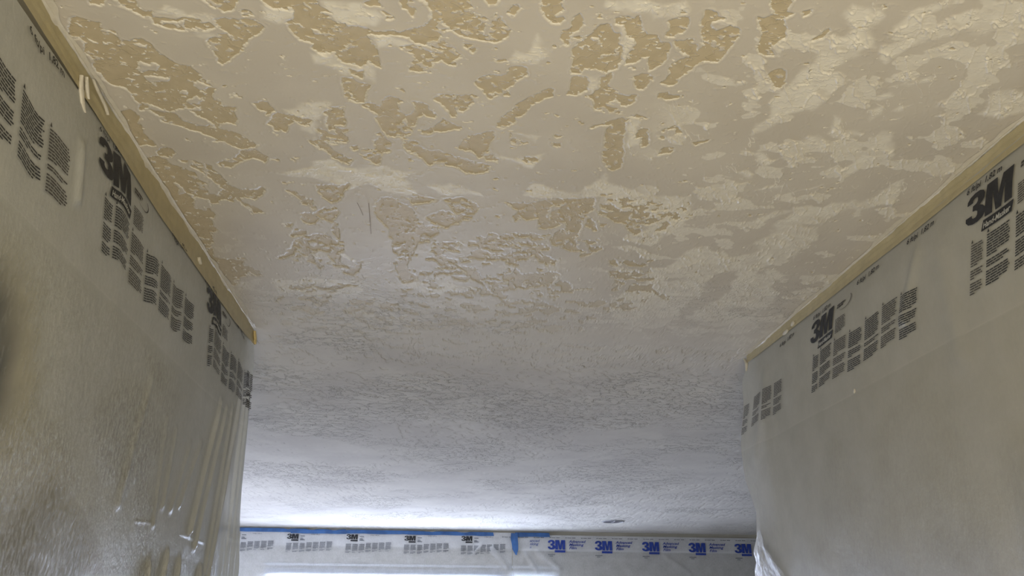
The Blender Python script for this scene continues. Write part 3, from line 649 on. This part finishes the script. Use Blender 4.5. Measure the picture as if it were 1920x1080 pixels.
def side_film(name, side, X, disp, END, ztop):
    nz, ny = 340, 470
    zs = np.concatenate([np.linspace(ztop, -.12, nz-12), np.linspace(-.2, -1.1, 12)]); ys0 = np.linspace(0, 1, ny)
    Z, Uu = np.meshgrid(zs, ys0, indexing='ij')
    e = np.array(END); ye = np.interp(Z, e[:, 0], e[:, 1])+.006*(fbm(Z*14, Z*0+3, 120, 3)-.5)*sst(.9, .7, Z)
    Y = .25+(ye-.25)*(1-(1-Uu)**1.25)
    d = disp(Y, Z)
    P = np.stack([X-side*d, Y, Z+EYE], -1)
    fold = .590+.008*(fbm(Y*4, Y*0, 130, 2)-.5)
    hz = np.where(Z > fold, .82, .76)
    cr = np.zeros_like(Y)
    if side < 0:
        cl = sst(.42, .60, fbm(Y*3.2, Z*2.6, 140, 3))*sst(.60, .50, Z)*sst(2.2, 1.7, Y)
        hz = hz-.20*cl; cr = np.clip(.35*sst(.6, .55, Z)*sst(2.2, 1.7, Y)+.65*cl+.8*sst(.17, .05, Z)*sst(1.7, 2.1, Y), 0, 1)
        hz = hz-.08*sst(1.5, 1.1, Y)*sst(.62, .55, Z)
        for (cy_, cz_, ry_, rz_, a_) in ((1.17, .37, .16, .17, .60), (1.50, .10, .22, .12, .32), (1.75, .36, .22, .14, .12)):
            q_ = sst(1.2, .5, np.sqrt(((Y-cy_)/ry_)**2+((Z-cz_)/rz_)**2)+.5*(fbm(Y*12, Z*12, 160, 4)-.5)); hz = hz-a_*q_; cr = np.maximum(cr, .9*q_)
        cr = np.maximum(cr, .12); hz = hz+.16*sst(2.0, 2.4, Y)*sst(.62, .55, Z)
    else:
        cl = sst(.42, .60, fbm(Y*2.2, Z*2.0, 150, 3))*sst(.60, .50, Z)
        hz = hz-.12*cl; cr = .05+.07*cl
    hz = hz+.05*np.exp(-((Z-fold)/.0022)**2)
    o = grid_mesh(name, P if side > 0 else P[:, ::-1], M_filmR if side > 0 else M_film, None, {'haze': hz if side > 0 else hz[:, ::-1], 'crinkle': cr if side > 0 else cr[:, ::-1]})
    return o
filmL = side_film('masking_film', -1, XL, disp_left, END_L, .888)
tag(filmL, 'hazy plastic masking film with black print hanging on the left hall wall', 'masking film')
filmR = side_film('masking_film', 1, XR, disp_right, END_R, .915)
tag(filmR, 'hazy plastic masking film with black print hanging on the right hall wall', 'masking film')

# -------- prints: local (s, t) coordinates run along the text and up; put() maps them on a film
def put_left(s, t):        # s = world Y, t = height above the eye
    s = np.asarray(s, float); t = np.asarray(t, float)
    wv = .006*np.sin(s*26+1.2)+.003*np.sin(s*61)
    Y = s+(.80-t)*.33; Z = t+wv
    return np.stack([XL+disp_left(Y, Z)+.0022, Y, Z+EYE], -1)
def put_right(s, t):       # text runs towards the camera
    s = np.asarray(s, float); t = np.asarray(t, float)
    wv = .0025*np.sin(s*22+.5)
    Y = s+(.80-t)*.42; Z = t+wv
    return np.stack([XR-disp_right(Y, Z)-.0022, Y, Z+EYE], -1)
def put_far(s, t):
    s = np.asarray(s, float); t = np.asarray(t, float)
    return np.stack([s, np.full_like(s, YF-.047), t+EYE], -1)
THREE = [(0, .30), (0, .18), (.06, .06), (.16, 0), (.27, 0), (.38, .06), (.43, .17), (.43, .33), (.37, .45), (.30, .51), (.36, .57), (.40, .66), (.40, .80), (.36, .92), (.27, 1), (.16, 1), (.06, .94), (.01, .83), (.01, .70), (.14, .70), (.14, .78), (.17, .82), (.23, .82), (.25, .77), (.25, .67), (.22, .61), (.15, .59), (.15, .42), (.22, .40), (.26, .35), (.26, .24), (.23, .18), (.17, .18), (.14, .23), (.14, .30)]
EM = [(.43, 0), (.43, 1), (.655, 1), (.715, .42), (.775, 1), (1, 1), (1, 0), (.845, 0), (.845, .66), (.775, 0), (.655, 0), (.585, .66), (.585, 0)]
def tri_poly(pl):
    from mathutils.geometry import tessellate_polygon
    return tessellate_polygon([[Vector((a, b, 0)) for a, b in pl]])
def dense_poly(pl, n=3):
    out = []
    for i in range(len(pl)):
        a = pl[i]; b = pl[(i+1) % len(pl)]
        k = max(1, int(math.hypot(b[0]-a[0], b[1]-a[1])/.12))
        for j in range(k): out.append((a[0]+(b[0]-a[0])*j/k, a[1]+(b[1]-a[1])*j/k))
    return out
def font_polys(txt, italic=0.0, bold=.022):
    c = bpy.data.curves.new('t', 'FONT'); c.body = txt; c.size = 1; c.shear = italic; c.resolution_u = 2; c.offset = bold
    o = bpy.data.objects.new('t', c)
    me = bpy.data.meshes.new_from_object(o)
    vs = [(v.co.x, v.co.y) for v in me.vertices]; fs = [tuple(p.vertices) for p in me.polygons]
    bpy.data.objects.remove(o); bpy.data.curves.remove(c); bpy.data.meshes.remove(me)
    return vs, fs
class Print:
    def __init__(s, put, dirn=1): s.put = put; s.d = dirn; s.v = []; s.f = []
    def add(s, vs, fs, s0, t0, sx, sy, lift=0.0):
        o = len(s.v)
        for a, b in vs: s.v.append((s0+s.d*a*sx, t0+b*sy, lift))
        s.f += [tuple(o+i for i in f) for f in fs]
    def logo(s, s0, t0, w_, h_):
        for pl in (THREE, EM):
            pl = dense_poly(pl); s.add(pl, tri_poly(pl), s0, t0, w_, h_)
    def text(s, txt, s0, t0, h_, width=None, italic=0.0, lift=0.0):
        vs, fs = font_polys(txt, italic); mx = max(v[0] for v in vs)
        sx = h_ if width is None else width/mx
        s.add(vs, fs, s0, t0, sx, h_, lift)
    def rect(s, a, b, c, d, skew=0.0, lift=0.0):      # s-range a..b, t-range c..d as offsets from origin
        n = max(1, int(abs(b-a)/.02)); o = len(s.v)
        for i in range(n+1):
            x = a+(b-a)*i/n
            s.v += [(x, c, lift), (x+skew, d, lift)]
        s.f += [(o+2*i, o+2*i+2, o+2*i+3, o+2*i+1) for i in range(n)]
    def build(s, name, mat, parent, label=None):
        A = np.array(s.v); P = s.put(A[:, 0], A[:, 1])
        nrm = {put_left: (1, 0, 0), put_right: (-1, 0, 0), put_far: (0, -1, 0)}[s.put]
        P = P+np.array(nrm)*A[:, 2:3]
        o = mesh(name, P.tolist(), s.f, mat, parent)
        if label: o['label'] = label
        if name in ('column_print', 'fine_print') or (name == 'size_print' and len(s.v) > 12 and s.put is put_far): o['kind'] = 'stuff'
        return o
def column(pr, s0, w_, ttop, h_, rows=21, heavy=.58, seed=0, tri=True):
    r = random.Random(seed); dt = h_/rows; d = pr.d
    if tri:
        pr.v += [(s0, ttop+.001, 0), (s0+d*.007, ttop+.001, 0), (s0+d*.0035, ttop+.009, 0)]; o = len(pr.v)-3; pr.f.append((o, o+1, o+2))
    brk = {r.choice((8, 9, 10)), r.choice((13, 14, 15))}
    for i in range(rows):
        if i in brk: continue
        last = (i+1) in brk or i == rows-1
        L = w_*(r.uniform(.3, .8) if last else r.uniform(.9, 1.0)); x = 0
        while x < L-.003:
            ww = min(r.uniform(.008, .022), L-x); t = ttop-(i+1)*dt
            pr.rect(s0+d*x, s0+d*(x+ww), t, t+dt*heavy); x += ww+.0016
for (put, d, film, logos, hand) in ((put_left, 1, filmL, (.588, 1.345, 2.098), 0), (put_right, -1, filmR, (1.445, 2.236, .655), 0)):
    for li, s0 in enumerate(logos):
        a = Print(put, d); yb = .806; W_, H_ = (.150, .064) if d < 0 else (.165, .066)
        zb = .803 if d < 0 else .800
        if d > 0 and li == 2: W_ = .150
        a.logo(s0, zb, W_, H_); a.build('logo_print', M_ink, film, 'bold black 3M printed on the film')
        a = Print(put, d); a.rect(s0+d*W_*.36, s0+d*W_*1.0, zb-.026, zb-.005, skew=d*.006)
        a.build('logo_bar', M_ink, film)
        a = Print(put, d); a.text('Hand-Masker', s0+d*W_*.40, zb-.022, .016, width=W_*.58, italic=.2, lift=.0008); a.build('bar_lettering', M_filmtext, film)
        a = Print(put, d)                        # small emblem and fine print to the right of the logo
        n = 14
        for i in range(n):
            t0_, t1_ = -.5+2.6*i/n, -.5+2.6*(i+1)/n
            f_ = lambda t, r_: (s0+d*(W_*1.13+.045+.045*r_*math.sin(t)), zb+.052-.020*r_*math.cos(t*1.0))
            o = len(a.v); th = .10*(1-abs(i-9)/14)
            for tt in (t0_, t1_):
                for rr in (1, 1-th): a.v.append(f_(tt, rr)+(0,))
            a.f.append((o, o+2, o+3, o+1))
        column(a, s0+d*W_*1.15, .05, zb+.057, .013, 2, .75, 5, False)
        column(a, s0+d*W_*1.12, .06, zb+.018, .040, 9, .5, 6+li, False)
        a.build('fine_print', M_inkg, film)
        c0 = s0+d*.022 if d < 0 else s0+.036
        pitch = .0905 if d < 0 else .094
        for k in range(7):
            s_ = c0+d*pitch*k if k == 0 else c0+d*(.052+pitch*(k-1))
            wd = .040 if k == 0 else pitch-.016
            if (put_left(s_, .7)[1] > 2.66) if d > 0 else False: continue
            a = Print(put, d); column(a, s_, wd, .763+.004*math.sin(k*1.7), .104, 20, .50, k*7+li, True)
            a.build('column_print', M_ink if (k+li) % 3 else M_inkg, film)
    szs = (1.068, 1.35, 1.79, 2.08, 2.43) if d > 0 else (1.455, 1.70, 1.955, 2.235, 2.50, 1.19, .95)
    for s0 in szs:
        a = Print(put, d)
        if d > 0 and s0 == 1.35: a.text('6 ft/pi  1,82 m', s0, .872, .0125, width=.12)
        else: a.text('6 ft/pi  1,82 m', s0, .867 if d > 0 else .876, .0185, width=.118 if d < 0 else .125)
        a.build('size_print', M_ink, film)
# last columns squeezed against the right end of the right film
for k, s0 in enumerate((2.80, 2.71, 2.615, 2.525)):
    a = Print(put_right, -1); column(a, s0-.0, .07 if k else .05, .768-.010*(k == 0), .104, 20, .50, 60+k, False); a.build('column_print', M_inkg, filmR)
for k, s0 in enumerate((2.60, 2.645)):
    a = Print(put_left, 1); column(a, s0, .036, .775, .12, 20, .6, 80+k, False); a.build('column_print', M_inkg, filmL)

# crumpled end of film at the bottom of the right film
n = 70
Uu, Zz = np.meshgrid(np.linspace(0, 1, n), np.linspace(.345, -.25, n))
wd = .015+.27*sst(.34, .05, Zz)
Yc = np.interp(Zz, [e[0] for e in END_R], [e[1] for e in END_R])-.002-wd*Uu
dd = .010+.022*fbm(Yc*34, Zz*30, 200, 5)*sst(.33, .22, Zz)
P = np.stack([XR-dd-disp_right(Yc, Zz)*.6, Yc, Zz+EYE], -1)
grid_mesh('crumpled_edge', P, M_silver, filmR, {'haze': .62+.3*sst(.5, .2, Uu)-.45*sst(.85, 1., Uu), 'crinkle': .25+.2*sst(.30, .1, Zz)})

# ------------------------------------------------------------------ tan masking tape along the top of the hall walls
def side_tape(X, side, y0, y1, zlow, lab):
    ny, nz = 420, 10
    Yg, Tg = np.meshgrid(np.linspace(y0, y1, ny), np.linspace(0, 1, nz))
    top = .9485-.006*sst(.5, .7, fbm(Yg*9, Yg*0+1, 300, 3)); lo = np.interp(Yg, [p[0] for p in zlow], [p[1] for p in zlow])+.004*(fbm(Yg*5, Yg*0+7, 301, 3)-.5)
    Z = top+(lo-top)*Tg
    disp = disp_left if side < 0 else disp_right
    D = np.maximum(.0035, disp(Yg, Z)*sst(0, 1, Tg))+.0025+.0018*(fbm(Yg*16, Z*30, 302, 3)-.4)+.0022*np.exp(-((Tg-.45)/.06)**2)
    P = np.stack([X-side*D, Yg, Z+EYE], -1)
    P2 = P.copy(); P2[..., 0] += side*.0006
    o = grid_mesh('masking_tape', P, M_tape); tag(o, lab, 'tape'); return o
tapeL = side_tape(XL, -1, .25, 2.69, [(1.0, .900), (1.25, .888), (1.7, .868), (2.4, .872), (2.7, .89)], 'tan masking tape along the top of the left hall wall')
tapeR = side_tape(XR, 1, .25, 2.79, [(1.2, .893), (1.6, .897), (2.2, .903), (2.8, .915)], 'tan masking tape along the top of the right hall wall')

# compound squeezed onto the tape at the ceiling corner, and lumps
def smear_strip(side, X, y0, y1, seed, lab):
    ny, nt_ = 700, 14
    ys_ = np.linspace(y0, y1, ny); V_ = np.zeros((nt_, ny, 3))
    wid = .0015+.012*sst(.5, .8, fbm(ys_*9, ys_*0, seed, 4))+.004*fbm(ys_*60, ys_*0, seed+1, 3)
    cw = .003+.012*sst(.4, .7, fbm(ys_*7, ys_*0+5, seed+2, 4))
    for i in range(nt_):
        t_ = i/(nt_-1)
        if t_ < .5:   # down the wall
            q = (1-2*t_); V_[i, :, 0] = X-side*(.0095-.0055*q); V_[i, :, 1] = ys_; V_[i, :, 2] = EYE+.948-wid*q
        else:
            q = (2*t_-1); V_[i, :, 0] = X-side*(.0095+cw*q); V_[i, :, 1] = ys_; V_[i, :, 2] = EYE+.9475-.002*(1-q)+.0012*q*0
    V_[:, :, 0] -= side*.003*(fbm(V_[:, :, 1]*40, V_[:, :, 2]*90, seed+4, 3)-.5)
    o = grid_mesh('compound_bead', V_, M_mud); tag(o, lab, 'joint compound'); return o
smear_strip(-1, XL, .6, 2.66, 400, 'ragged pale bead of joint compound in the corner above the left tape')
smear_strip(1, XR, .6, 2.76, 450, 'ragged pale bead of joint compound in the corner above the right tape')
def lump(side, X, pts, width, thick, seed, mat, lab, stand=.012):
    """a flattened curled ribbon of compound following (Y, z) points on the wall"""
    n = 26; pts = np.array(pts, float); t = np.linspace(0, len(pts)-1, n); i = np.minimum(t.astype(int), len(pts)-2); f = (t-i)[:, None]
    c = pts[i]*(1-f)+pts[i+1]*f
    k = 10; V_ = np.zeros((n, k+1, 3))
    for a in range(n):
        r = width*math.sin(math.pi*min(max(a/(n-1), .04), .96))**.6*(.75+.5*float(fbm(np.array(a*.5), np.array(seed*1.), seed, 2)))
        for b in range(k+1):
            th = 2*math.pi*b/k
            V_[a, b] = (X-side*(stand+thick*math.sin(th)), c[a, 0]+r*math.cos(th), EYE+c[a, 1]+.25*r*math.cos(th))
    o = grid_mesh('compound_smear', V_, mat); tag(o, lab, 'joint compound'); return o
lump(-1, XL, [(1.222, .916), (1.232, .895), (1.250, .872), (1.262, .862)], .0075, .004, 3, M_mud, 'curled pale flap of compound hanging over the left tape')
lump(-1, XL, [(1.238, .925), (1.250, .908), (1.262, .893)], .005, .004, 5, M_mud, 'small flap of compound beside the curled flap on the left tape')
lump(-1, XL, [(1.262, .938), (1.29, .932), (1.33, .925), (1.345, .917)], .009, .003, 8, M_mud, 'long smooth smear of compound on the upper left tape')
lump(-1, XL, [(1.985, .905), (2.005, .893)], .009, .005, 12, M_mud, 'small white blob of compound low on the left tape towards its far end')
lump(-1, XL, [(2.66, .935), (2.685, .915), (2.69, .895)], .014, .005, 15, M_mudy, 'yellow curl of tape at the far corner of the left wall')
lump(1, XR, [(2.40, .915), (2.43, .905)], .018, .004, 18, M_mud, 'large pale flake of compound on the right tape near its far end')
lump(1, XR, [(2.345, .925), (2.36, .912)], .012, .004, 21, M_mud, 'smaller pale flake of compound beside the large flake on the right tape')
lump(1, XR, [(2.80, .94), (2.785, .915), (2.79, .885)], .010, .005, 24, M_silver if False else M_mud, 'twisted pale end of film at the far corner of the right wall')
lump(1, XR, [(2.02, .600), (2.025, .588)], .006, .003, 27, M_mud, 'tiny white fleck stuck on the right film below the printed columns', .020)

# ------------------------------------------------------------------ far wall film, tape and window covers
def far_film(x0, x1, ztop, zfold, seed, lab, creases):
    Xg, Zg = np.meshgrid(np.linspace(x0, x1, 260), np.linspace(ztop, -1.3, 120))
    D = .036+.006*fbm(Xg*2, Zg*2, seed, 3)
    for a, b, wd, am in creases: D = D+seg_ridge(Xg, Zg, a, b, wd, am)
    P = np.stack([Xg, YF-D*0-.034-(D-.036)*.8, Zg+EYE], -1)
    hz = np.where(Zg > zfold, .90, .62)+.2*np.exp(-((Zg-zfold)/.004)**2)
    return tag(grid_mesh('masking_film', P, M_filmF, None, {'haze': hz, 'crinkle': np.full_like(Xg, .25)}), lab, 'masking film')
ff1 = far_film(-4.0, .80, .925, .742, 500, 'sheet of masking film with black print over the wide window on the far wall', [((.45, .80), (.35, .68), .02, .02), ((.55, .76), (.75, .55), .03, .03)])
ff2 = far_film(.805, 5.35, .905, .737, 520, 'sheet of masking film with blue print on the right of the far wall', [((.95, .70), (1.10, .50), .02, .02), ((1.1, .72), (1.35, .54), .03, .03), ((2.6, .70), (2.9, .5), .02, .015), ((1.6, .66), (2.3, .655), .01, .01), ((2.5, .62), (2.75, .66), .01, .01)])
for s0 in (-3.1, -2.445, -1.787, -1.116, -.452, .205):
    zb = .822+.004*math.sin(s0*5)
    a = Print(put_far); a.logo(s0, zb, .128, .054); a.build('logo_print', M_ink, ff1, 'bold black 3M printed on the film')
    a = Print(put_far); a.rect(s0+.05, s0+.13, zb-.022, zb-.006); a.build('logo_bar', M_ink, ff1)
    a = Print(put_far); a.rect(s0+.15, s0+.20, zb+.028, zb+.036); a.rect(s0+.15, s0+.18, zb+.006, zb+.012); a.rect(s0+.15, s0+.205, zb-.014, zb-.006); a.rect(s0+.15, s0+.19, zb-.004, zb+.002); a.build('fine_print', M_inkfar, ff1)
    for k in range(7):
        t_ = .800-(.022 if k < 3 else .004*(6-k))
        a = Print(put_far); column(a, s0+.0+.0755*k, .062, t_, .100, 12, .62, k+int(s0*10), False); a.build('column_print', M_inkfar, ff1)
    a = Print(put_far); a.text('6 ft/pi 1,82 m', s0+.27, .868, .013, width=.10); a.build('size_print', M_inkfar, ff1)
for i, s0 in enumerate((.66, 1.219, 1.777, 2.341, 2.902, 3.462, 4.02)):
    zb = .748-.003*i
    if i:
        a = Print(put_far); a.logo(s0, zb, .205, .106); a.build('logo_print', M_inkblue, ff2, 'bold blue 3M printed on the film')
        a = Print(put_far); a.rect(s0+.08, s0+.205, zb-.032, zb-.008); a.build('logo_bar', M_inkblue, ff2)
        a = Print(put_far); a.rect(s0, s0+.085, zb-.062, zb-.052); a.rect(s0+.02, s0+.06, zb-.078, zb-.070); a.build('fine_print', M_inkfar, ff2)
    a = Print(put_far)
    for j, (tx, wd, cut) in enumerate((('Advanced', .20, 'anced'), ('Masking', .175, 'sking'), ('Film', .09, 'n'))):
        if i == 0: a.text(cut, s0+.345, zb+.078-.036*j, .040, width=wd*.6*(1 if j < 2 else .35), italic=.25)
        else: a.text(tx, s0+.25, zb+.078-.036*j, .040, width=wd, italic=.25)
    a.build('lettering', M_inkpaleblue if i == 0 else M_inkblue, ff2)
    a = Print(put_far)
    for j in range(3):
        q = s0+.02+j*.187; a.rect(q, q+.02, .872, .879); a.rect(q+.026, q+.07, .872, .878); a.rect(q+.08, q+.12, .872, .879)
    a.build('size_print', M_inkfar, ff2)
# blue tape
def blue_tape(x0, x1, z0, z1, seed, lab, y=.05, drop=0.0):
    n = 90; Xg, Tg = np.meshgrid(np.linspace(x0, x1, n), np.linspace(0, 1, 5))
    up = z1-.012*sst(.5, .75, fbm(Xg*6, Xg*0, seed, 3))-drop*(Xg-x0)/(x1-x0); lo = z0+.010*(fbm(Xg*7, Xg*0+4, seed+1, 3)-.5)-drop*(Xg-x0)/(x1-x0)
    P = np.stack([Xg+.01*Tg, np.full_like(Xg, YF-y)-.003*Tg+.004*fbm(Xg*8, Tg*3, seed+2, 2), up+(lo-up)*Tg+EYE], -1)
    o = grid_mesh('painters_tape', P, M_blue, smooth=True); tag(o, lab, 'tape'); return o
blue_tape(-3.9, -1.74, .892, .934, 600, 'leftmost strip of blue tape along the top of the far wall')
blue_tape(-1.76, -1.13, .880, .932, 610, 'short middle strip of blue tape along the top of the far wall', .054)
blue_tape(-1.17, .575, .888, .930, 620, 'long strip of blue tape on the far wall ending before the hanging piece', .05, .004)
blue_tape(.83, 1.235, .880, .928, 630, 'short blue tape strip just right of the hanging piece on the far wall', .056)
pts = [(.795, .92, .0), (.79, .86, .05), (.80, .80, .055), (.805, .74, .05), (.815, .68, .0)]
v = []; f = []
for i, (x_, z_, _) in enumerate(pts):
    hw = (.04, .042, .038, .034, .006)[i]
    v += [(x_-hw+.03, YF-.062-.01*math.sin(i), z_+EYE), (x_+hw+.03, YF-.066-.006*i*(4-i)/4, z_+EYE-.006)]
    if i: f.append((2*i-2, 2*i-1, 2*i+1, 2*i))
tag(mesh('painters_tape', v, f, M_blue, smooth=True), 'piece of blue tape hanging down loose on the far wall', 'tape')
# dark panel low at the left of the far wall
pn = box('wall_panel', -3.3, -2.31, YF-.03, YF, .6, 1.995, M_dark); tag(pn, 'dark blue-grey panel low on the far wall left of the wide window', 'panel')

# ------------------------------------------------------------------ recessed lamp in the far ceiling
cx, cy = 1.77, 8.33
rl = bpy.data.objects.new('recessed_light', None); COL.objects.link(rl); rl.location = (cx, cy, CEIL-.003)
tag(rl, 'round recessed ceiling light with a dark disc for its shaded inside near the far wall', 'ceiling light')
n = 40; v = []; f = []
prof = [(.118, .0), (.117, -.006), (.104, -.008), (.101, -.003)]
for i in range(n):
    for r_, z_ in prof: v.append((r_*math.cos(2*math.pi*i/n), r_*math.sin(2*math.pi*i/n), z_))
for i in range(n):
    for j in range(3):
        a = i*4+j; b = ((i+1) % n)*4+j; f.append((a, a+1, b+1, b))
mesh('trim_ring', v, f, M_ring, rl)
v = [(0, 0, -.007)]+[(.103*math.cos(2*math.pi*i/n), .103*math.sin(2*math.pi*i/n), -.004) for i in range(n)]
mesh('lens', v, [(0, 1+(i+1) % n, 1+i) for i in range(n)], M_recess, rl)  # disc coloured as the shaded inside of the recess
v = [(a, b, c) for a in (-.003, .003) for b in (-.1, .1) for c in (-.011, -.004)]
mesh('centre_bar', v, [(0, 1, 3, 2), (4, 6, 7, 5), (0, 4, 5, 1), (2, 3, 7, 6), (0, 2, 6, 4), (1, 5, 7, 3)], M_ring, rl)
